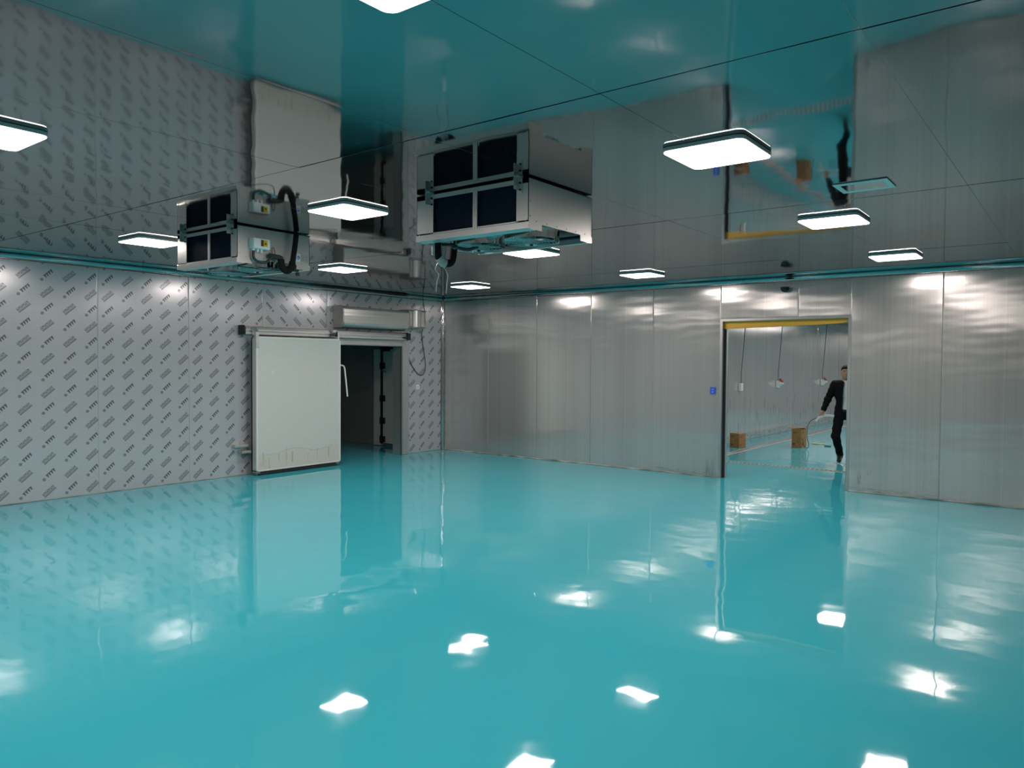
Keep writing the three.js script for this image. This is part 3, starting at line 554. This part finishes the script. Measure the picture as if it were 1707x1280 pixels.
// ---------- next room ----------
{
  const dr = thing('drain_channel', 'pale steel drain channel running along the next room', 'drain', [4.55, 0, 0]);
  part('edge_rail', box(-0.075, -0.05, -0.004, 0.004, NZ + 0.1, -1.95), M.caulk, dr); part('edge_rail', box(0.035, 0.075, -0.004, 0.005, NZ + 0.1, -1.95), std([0.6, 0.5, 0.45], 0.5), dr);
  part('cover_strip', box(-0.05, 0.035, -0.004, 0.0015, NZ + 0.1, -1.95), M.steelDull, dr);
  const gr = thing('floor_grate', 'perforated steel floor grate across the next room', 'grate', [0, 0, -1.87]);
  part('rail', box(NX0 + 0.1, 12.9, -0.004, 0.006, -0.06, -0.045), M.caulk, gr); part('rail', box(NX0 + 0.1, 12.9, -0.004, 0.006, 0.045, 0.06), std([0.6, 0.5, 0.45], 0.5), gr);
  const bars = []; for (let x = NX0 + 0.12; x < 12.9; x += 0.07) bars.push(box(x, x + 0.034, -0.003, 0.005, -0.045, 0.045));
  part('grate_bars', bars, M.unit, gr).userData.kind = 'stuff'; part('channel', box(NX0 + 0.1, 12.9, -0.004, 0.0006, -0.045, 0.045), M.black, gr);

  const cardMap = canvasTexture(256, 256, (g, w, h) => { g.fillStyle = '#a67c4f'; g.fillRect(0, 0, w, h); for (let i = 0; i < 700; i++) { g.fillStyle = rnd() < 0.5 ? 'rgba(255,225,180,0.06)' : 'rgba(70,40,15,0.07)'; g.fillRect(rnd() * w, rnd() * h, 2 + rnd() * 30, 1 + rnd() * 3); } g.fillStyle = 'rgba(70,44,20,0.55)'; g.fillRect(30, 40, 110, 10); g.fillRect(30, 60, 80, 8); g.strokeStyle = 'rgba(70,44,20,0.6)'; g.lineWidth = 4; g.strokeRect(150, 120, 70, 60); g.fillRect(30, 190, 60, 34); });
  const card = std([0.8, 0.8, 0.8], 0.85, 0, { map: cardMap });
  const red = std([0.42, 0.10, 0.05], 0.7);
  function carton(label, [x, z], turn, w, h, d, open) {
    const c = thing('carton', label, 'carton', [x, 0.0015, z], turn, null), t = 0.005;
    part('wall', box(-w / 2, w / 2, 0, h, d / 2 - t, d / 2), card, c); part('wall', box(-w / 2, w / 2, 0, h, -d / 2, -d / 2 + t), card, c);
    part('wall', box(-w / 2, -w / 2 + t, 0, h, -d / 2 + t, d / 2 - t), card, c); part('wall', box(w / 2 - t, w / 2, 0, h, -d / 2 + t, d / 2 - t), card, c);
    part('bottom', box(-w / 2 + t, w / 2 - t, 0, t, -d / 2 + t, d / 2 - t), card, c);
    if (open) {
      const f1 = part('flap', new THREE.BoxGeometry(w, t, d * 0.42).translate(0, 0, d * 0.21), card, c); f1.position.set(0, h, d / 2 - 0.004); f1.rotation.x = 0.25; f1.visible = true;
      f1.position.set(-0.02, h + 0.004, 0.02); f1.rotation.set(0.05, 0, 0.16);
      const f2 = part('flap', new THREE.BoxGeometry(w * 0.5, t, d).translate(-w * 0.25, 0, 0), card, c); f2.position.set(-w / 2 + 0.02, h - 0.002, 0); f2.rotation.z = -0.12;
      const f3 = part('flap', new THREE.BoxGeometry(w * 0.6, t, d * 0.9).translate(w * 0.15, 0, 0), red, c, 'reddish flap'); f3.position.set(w * 0.12, h + 0.014, 0); f3.rotation.z = 0.06;
    } else {
      part('flap', box(-w / 2, w / 2, h, h + t, 0.002, d / 2), card, c); part('flap', box(-w / 2, w / 2, h, h + t, -d / 2, -0.002), card, c);
      part('tape', box(-w / 2 - 0.0006, w / 2 + 0.0006, h + t, h + t + 0.0008, -0.025, 0.025), std([0.55, 0.42, 0.22], 0.3), c);
    }
    return c;
  }
  carton('tall open brown carton with a reddish flap standing in the next room', [5.24, -5.02], -0.12, 0.2, 0.385, 0.25, true);
  carton('small closed brown carton against the wall past the drain channel', [4.27, -4.2], -0.35, 0.24, 0.28, 0.2, false);
  const sk = (name, label, cat, pts, r, mat) => { const o = thing(name, label, cat, [0, 0, 0]); part('strand', tube(pts, r, 40, 6), mat, o); return o; };
  sk('loose_cable', 'thin dark cable trailing from the white strip to the tall carton', 'cable', [[5.352, 0.20, -4.86], [5.40, 0.06, -4.82], [5.46, 0.012, -4.78], [5.52, 0.08, -4.74], [5.49, 0.24, -4.72], [5.52, 0.40, -4.6], [5.62, 0.52, -4.3], [5.85, 0.66, -3.7], [6.12, 0.755, -3.12]], 0.006, M.cable);
  const sc = (name, label, [x, z], turn, mat, pts) => { const o = thing(name, label, 'scrap', [x, 0.0025, z], turn), s = new THREE.Shape(); pts.forEach(([a, b], i) => (i ? s.lineTo(a, b) : s.moveTo(a, b))); part('sheet', new THREE.ExtrudeGeometry(s, { depth: 0.012, bevelEnabled: true, bevelSize: 0.003, bevelThickness: 0.003, bevelSegments: 1 }).rotateX(-Math.PI / 2).translate(0, 0.003, 0), mat, o); return o; };
  sc('film_scrap', 'crumpled yellowish scrap of film on the floor beside the tall carton', [5.38, -5.92], 0.2, std([0.62, 0.52, 0.2], 0.6), [[-0.12, -0.05], [0.02, -0.08], [0.13, -0.03], [0.1, 0.04], [-0.03, 0.02], [-0.13, 0.05]]);
  sc('tape_scrap', 'small dark green scrap on the floor near the person', [5.65, -5.58], 0.1, std([0.03, 0.16, 0.12], 0.6), [[-0.06, -0.02], [0.06, -0.03], [0.07, 0.01], [-0.05, 0.03]]);

  // sockets on the shiny wall, each fed by a cable from above
  const sockets = [[-5.33, 1.19, 0, 'white socket box with a hanging cable nearest the doorway in the next room'], [-7.78, 1.21, 1, 'red and white industrial socket above the small carton wall marks'], [-11.6, 1.19, 1, 'red and white industrial socket farthest along the shiny wall']];
  for (const [z, y, redOne, label] of sockets) {
    const o = thing('power_socket', label, 'socket', [NX0 + 0.004, y, z], Math.PI / 2);
    part('box', rbox(-0.06, 0.06, -0.085, 0.085, 0, 0.07, 0.01), M.white, o);
    if (redOne) { part('socket_head', [new THREE.CylinderGeometry(0.055, 0.06, 0.11, 18).rotateX(Math.PI / 2 - 0.6).translate(0, 0.02, 0.10)], M.white, o); part('lid', [new THREE.CylinderGeometry(0.062, 0.062, 0.03, 18).rotateX(Math.PI / 2 - 0.6).translate(0, 0.085, 0.12)], std([0.45, 0.03, 0.04], 0.4), o, 'dark red flip lid'); }
    part('supply_cable', tube([[0, 0.08, 0.04], [0, 0.4, 0.05], [-0.004, 0.9, 0.09], [-0.008, H - y - 0.01, 0.14]], 0.009, 24, 6), M.greyCable, o);
  }
}

// ---------- person in the far opening ----------
function sdCapsule(p, a, b, ra, rb) {
  const bx = b[0] - a[0], by = b[1] - a[1], bz = b[2] - a[2], px = p[0] - a[0], py = p[1] - a[1], pz = p[2] - a[2];
  const t = Math.min(1, Math.max(0, (px * bx + py * by + pz * bz) / (bx * bx + by * by + bz * bz + 1e-9)));
  return Math.hypot(px - bx * t, py - by * t, pz - bz * t) - (ra + (rb - ra) * t);
}
const sdEll = (p, c, r) => { const k0 = Math.hypot((p[0] - c[0]) / r[0], (p[1] - c[1]) / r[1], (p[2] - c[2]) / r[2]), k1 = Math.hypot((p[0] - c[0]) / r[0] ** 2, (p[1] - c[1]) / r[1] ** 2, (p[2] - c[2]) / r[2] ** 2); return k1 < 1e-9 ? -Math.min(...r) : k0 * (k0 - 1) / k1; };
const smin = (a, b, k) => { const h = Math.max(k - Math.abs(a - b), 0) / k; return Math.min(a, b) - h * h * k / 4; };
const smax = (a, b, k) => -smin(-a, -b, k);
function surfaceNets(f, lo, hi, cell) {
  const n = [0, 1, 2].map((k) => Math.ceil((hi[k] - lo[k]) / cell) + 1), F = new Float32Array(n[0] * n[1] * n[2]);
  const at = (i, j, k) => i + n[0] * (j + n[1] * k), P = (i, j, k) => [lo[0] + i * cell, lo[1] + j * cell, lo[2] + k * cell];
  for (let k = 0; k < n[2]; k++) for (let j = 0; j < n[1]; j++) for (let i = 0; i < n[0]; i++) F[at(i, j, k)] = f(P(i, j, k));
  const id = new Int32Array(F.length).fill(-1), pos = [], idx = [];
  const E = [[0, 1], [2, 3], [4, 5], [6, 7], [0, 2], [1, 3], [4, 6], [5, 7], [0, 4], [1, 5], [2, 6], [3, 7]];
  for (let k = 0; k + 1 < n[2]; k++) for (let j = 0; j + 1 < n[1]; j++) for (let i = 0; i + 1 < n[0]; i++) {
    const c = [], v = []; for (let q = 0; q < 8; q++) { c.push([i + (q & 1), j + ((q >> 1) & 1), k + (q >> 2)]); v.push(F[at(...c[q])]); }
    let m = 0, s = [0, 0, 0];
    for (const [a, b] of E) if ((v[a] < 0) !== (v[b] < 0)) { const t = v[a] / (v[a] - v[b]); for (let d = 0; d < 3; d++) s[d] += c[a][d] + t * (c[b][d] - c[a][d]); m++; }
    if (m) { id[at(i, j, k)] = pos.length / 3; pos.push(lo[0] + s[0] / m * cell, lo[1] + s[1] / m * cell, lo[2] + s[2] / m * cell); }
  }
  const quad = (a, b, c, d, flip) => { if (a < 0 || b < 0 || c < 0 || d < 0) return; if (flip) idx.push(a, c, b, a, d, c); else idx.push(a, b, c, a, c, d); };
  for (let k = 1; k + 1 < n[2]; k++) for (let j = 1; j + 1 < n[1]; j++) for (let i = 1; i + 1 < n[0]; i++) {
    const v = F[at(i, j, k)] < 0;
    if (v !== F[at(i + 1, j, k)] < 0) quad(id[at(i, j - 1, k - 1)], id[at(i, j, k - 1)], id[at(i, j, k)], id[at(i, j - 1, k)], !v);
    if (v !== F[at(i, j + 1, k)] < 0) quad(id[at(i - 1, j, k - 1)], id[at(i - 1, j, k)], id[at(i, j, k)], id[at(i, j, k - 1)], !v);
    if (v !== F[at(i, j, k + 1)] < 0) quad(id[at(i - 1, j - 1, k)], id[at(i, j - 1, k)], id[at(i, j, k)], id[at(i - 1, j, k)], !v);
  }
  const g = new THREE.BufferGeometry(); g.setAttribute('position', new THREE.Float32BufferAttribute(pos, 3)); g.setAttribute('uv', new THREE.Float32BufferAttribute(new Float32Array(pos.length / 3 * 2), 2)); g.setIndex(idx);
  const nor = [], e = cell * 0.5;
  for (let q = 0; q < pos.length; q += 3) { const p = [pos[q], pos[q + 1], pos[q + 2]], d = [0, 1, 2].map((a) => { const u = [...p], w = [...p]; u[a] += e; w[a] -= e; return f(u) - f(w); }), l = Math.hypot(...d) || 1; nor.push(d[0] / l, d[1] / l, d[2] / l); }
  g.setAttribute('normal', new THREE.Float32BufferAttribute(nor, 3));
  return g;
}
{
  const t = thing('person', 'person in dark jacket and trousers with white shirt, carrying a white curved strip', 'person', [6.612, 0.002, -3.02], 0.28);
  const skin = std([0.42, 0.24, 0.165], 0.55), hairM = std([0.007, 0.006, 0.006], 0.7, 0, { specularIntensity: 0.4 }), jacketM = std([0.006, 0.006, 0.007], 0.85, 0, { specularIntensity: 0.3 }), shirtM = std([0.72, 0.69, 0.68], 0.8), trouserM = std([0.006, 0.006, 0.007], 0.85, 0, { specularIntensity: 0.3 }), shoeM = std([0.008, 0.008, 0.008], 0.45);
  const J = { neck: [0, 1.40, 0], head: [-0.005, 1.565, 0.03], rs: [-0.185, 1.345, 0], re: [-0.29, 1.085, 0.01], rw: [-0.365, 0.885, 0.07], ls: [0.185, 1.345, 0], le: [0.25, 1.08, -0.03], lw: [0.27, 0.87, 0.06], rh: [-0.09, 0.88, 0], rk: [-0.155, 0.47, 0.12], ra: [-0.075, 0.145, -0.06], lh: [0.09, 0.88, 0], lk: [0.12, 0.47, 0.02], la: [0.14, 0.085, -0.05] };
  const head = (p) => {
    let d = sdEll(p, J.head, [0.073, 0.112, 0.09]);
    d = smin(d, sdEll(p, [J.head[0], 1.50, 0.055], [0.052, 0.062, 0.058]), 0.05);
    d = smin(d, sdCapsule(p, [J.head[0], 1.575, 0.112], [J.head[0], 1.54, 0.130], 0.009, 0.015), 0.02);          // nose
    d = smin(d, sdEll(p, [J.head[0], 1.505, 0.110], [0.024, 0.010, 0.010]), 0.012);                                 // lips
    d = smin(d, sdEll(p, [J.head[0], 1.600, 0.100], [0.05, 0.012, 0.02]), 0.02);                                    // brow
    for (const s of [-1, 1]) { d = smax(d, -sdEll(p, [J.head[0] + s * 0.032, 1.578, 0.125], [0.018, 0.011, 0.018]), 0.012); d = smin(d, sdEll(p, [J.head[0] + s * 0.076, 1.56, 0.02], [0.012, 0.032, 0.02]), 0.008); }
    return d;
  };
  const fingers = (p, w, out, sgn) => {    // palm, four fingers curled round a bar, thumb on the side
    let d = sdCapsule(p, w, [w[0] + out[0] * 0.07, w[1] + out[1] * 0.07, w[2] + 0.01], 0.026, 0.032);
    for (let k = 0; k < 4; k++) {
      const o = [w[0] + out[0] * 0.085 , w[1] + out[1] * 0.085, w[2] - 0.022 + k * 0.018], L = [0.030, 0.034, 0.032, 0.025][k];
      const a = [o[0] + out[0] * L - 0.006, o[1] + out[1] * L, o[2]], b = [a[0] + sgn * L * 0.8, a[1] - 0.008, a[2]], c = [b[0] + sgn * 0.008, b[1] + L * 0.7, b[2]];
      d = smin(d, sdCapsule(p, o, a, 0.0095, 0.009), 0.008); d = Math.min(d, sdCapsule(p, a, b, 0.009, 0.0085)); d = Math.min(d, sdCapsule(p, b, c, 0.0085, 0.0075));
    }
    const th = [w[0] + out[0] * 0.03, w[1] + out[1] * 0.03, w[2] + 0.035], t2 = [th[0] + sgn * 0.022, th[1] - 0.035, th[2] + 0.018];
    return smin(d, sdCapsule(p, th, t2, 0.012, 0.009), 0.01);
  };
  const bodyF = (p) => {
    let d = head(p);
    d = smin(d, sdCapsule(p, [0, 1.38, -0.005], [J.head[0], 1.50, 0.015], 0.055, 0.05), 0.03);
    d = smin(d, sdEll(p, [0, 1.2, 0], [0.145, 0.2, 0.085]), 0.06); d = smin(d, sdEll(p, [0, 0.95, 0], [0.13, 0.14, 0.085]), 0.06);
    for (const [a, b, c] of [['rs', 're', 'rw'], ['ls', 'le', 'lw']]) { d = smin(d, sdCapsule(p, J[a], J[b], 0.045, 0.036), 0.03); d = smin(d, sdCapsule(p, J[b], J[c], 0.036, 0.026), 0.02); }
    for (const [a, b, c] of [['rh', 'rk', 'ra'], ['lh', 'lk', 'la']]) { d = smin(d, sdCapsule(p, J[a], J[b], 0.07, 0.048), 0.03); d = smin(d, sdCapsule(p, J[b], J[c], 0.048, 0.034), 0.02); }
    return d;
  };
  const torso = surfaceNets(bodyF, [-0.46, 0.04, -0.16], [0.36, 1.72, 0.22], 0.012);
  const headG = surfaceNets(head, [-0.11, 1.42, -0.09], [0.11, 1.70, 0.16], 0.004);
  const hr = surfaceNets((p) => fingers(p, J.rw, [-0.42, -0.88], 1), [-0.50, 0.70, -0.02], [-0.28, 0.94, 0.19], 0.004);
  const hl = surfaceNets((p) => fingers(p, J.lw, [0.1, -0.99], -1), [0.18, 0.70, -0.02], [0.36, 0.94, 0.17], 0.005);
  part('body', [torso, headG, hr, hl], skin, t);
  part('hair', surfaceNets((p) => { let d = sdEll(p, [J.head[0], 1.59, 0.018], [0.083, 0.103, 0.1]); d = smax(d, -(p[1] - 1.615 + Math.max(0, (0.03 - p[2])) * 0.9 - 0.004 * Math.sin(p[0] * 140)), 0.012); return smax(d, p[2] - 0.112, 0.01); }, [-0.11, 1.44, -0.12], [0.11, 1.72, 0.15], 0.0055), hairM, t, 'short black hair');
  for (const q of [-0.032, 0.032]) part('eye', new THREE.SphereGeometry(0.0085, 12, 8).translate(J.head[0] + q, 1.577, 0.104), hairM, t);
  const shell = (p) => { let d = sdEll(p, [0, 1.22, 0], [0.175, 0.22, 0.112]); d = smin(d, sdCapsule(p, [-0.16, 1.355, -0.005], [0.16, 1.355, -0.005], 0.058, 0.058), 0.06); return smin(d, sdEll(p, [0, 0.93, 0.0], [0.16, 0.16, 0.11]), 0.08); };
  part('shirt', surfaceNets((p) => { let d = shell(p) + 0.012; d = smin(d, sdCapsule(p, [0, 1.39, 0.0], [0, 1.43, 0.01], 0.062, 0.06), 0.03); d = smax(d, p[1] - 1.425, 0.01); return smax(d, 0.84 - p[1] + 0.01 * Math.sin(p[0] * 30), 0.01); }, [-0.22, 0.80, -0.16], [0.22, 1.47, 0.16], 0.012), shirtM, t, 'white shirt');
  part('jacket', surfaceNets((p) => {
    const out = shell(p) - 0.008; let d = Math.abs(out) - 0.009;
    d = smax(d, 0.76 - p[1] - 0.1 * p[0], 0.012); d = smax(d, p[1] - 1.43, 0.012);
    const open = p[2] > 0.0 ? Math.abs(p[0] - 0.035) - (0.085 + Math.max(0, 1.05 - p[1]) * 0.05 - Math.max(0, p[1] - 1.22) * 0.1) : 1;   // front hangs open
    d = smax(d, -open, 0.012);
    if (p[1] > 1.36) d = smax(d, 0.075 - Math.hypot(p[0], p[2] - 0.01), 0.01);
    for (const [a, b, c] of [['rs', 're', 'rw'], ['ls', 'le', 'lw']]) {
      const fold = 0.0035 * Math.sin(p[1] * 70 + p[0] * 30); let s = sdCapsule(p, J[a], J[b], 0.068, 0.056) + fold; s = smin(s, sdCapsule(p, J[b], J[c], 0.056, 0.043) + fold, 0.03);
      const e = [J[c][0] - J[b][0], J[c][1] - J[b][1], J[c][2] - J[b][2]], l = Math.hypot(...e); s = smax(s, ((p[0] - J[c][0]) * e[0] + (p[1] - J[c][1]) * e[1] + (p[2] - J[c][2]) * e[2]) / l + 0.01, 0.006); d = smin(d, s, 0.03);
    }
    return d;
  }, [-0.48, 0.70, -0.18], [0.38, 1.47, 0.20], 0.011), jacketM, t, 'black jacket hanging open');
  part('trousers', surfaceNets((p) => {
    const fold = 0.004 * Math.sin(p[1] * 46 + p[0] * 20); let d = smax(sdEll(p, [0, 0.9, 0], [0.155, 0.15, 0.105]), p[1] - 0.93, 0.01);
    for (const [a, b, c] of [['rh', 'rk', 'ra'], ['lh', 'lk', 'la']]) { d = smin(d, sdCapsule(p, J[a], J[b], 0.088, 0.07) + fold, 0.04); let s = sdCapsule(p, J[b], J[c], 0.07, 0.058) + fold; s = smax(s, J[c][1] - 0.02 - p[1], 0.01); d = smin(d, s, 0.03); }
    return d;
  }, [-0.30, 0.02, -0.20], [0.28, 1.02, 0.24], 0.012), trouserM, t, 'black trousers');
  const shoe = (a, toe, heel) => part('shoe', surfaceNets((p) => { let d = sdCapsule(p, heel, toe, 0.042, 0.036); d = smin(d, sdCapsule(p, heel, a, 0.042, 0.046), 0.04); return d; }, [Math.min(a[0], toe[0]) - 0.08, -0.01, Math.min(heel[2], a[2]) - 0.08], [Math.max(a[0], toe[0]) + 0.08, 0.26, toe[2] + 0.08], 0.008), shoeM, t);
  shoe(J.ra, [-0.095, 0.045, 0.09], [-0.075, 0.10, -0.09]); shoe(J.la, [0.155, 0.034, 0.12], [0.14, 0.042, -0.09]);
  part('belt', new THREE.TorusGeometry(0.132, 0.014, 6, 40).rotateX(Math.PI / 2).scale(1, 1.2, 0.76).translate(0, 0.9, 0), shoeM, t);

  const cs = thing('curved_strip', 'white curved plastic strip held in the hand of the person', 'strip', [6.612, 0.002, -3.02], 0.28);
  const arc = []; for (let i = 0; i <= 14; i++) { const a = Math.PI * (0.98 - 0.62 * i / 14); arc.push([-0.27 + 0.20 * Math.cos(a), 0.70 + 0.12 * Math.sin(a), 0.095]); }
  const sec = new THREE.Shape(); sec.moveTo(-0.018, -0.018); sec.lineTo(0.018, -0.018); sec.lineTo(0.018, 0.018); sec.lineTo(-0.018, 0.018);
  part('strip', new THREE.ExtrudeGeometry(sec, { steps: 40, extrudePath: new THREE.CatmullRomCurve3(arc.map((q) => V(...q))) }), M.white, cs);
}

shadows(scene);
renderer.render(scene, camera);
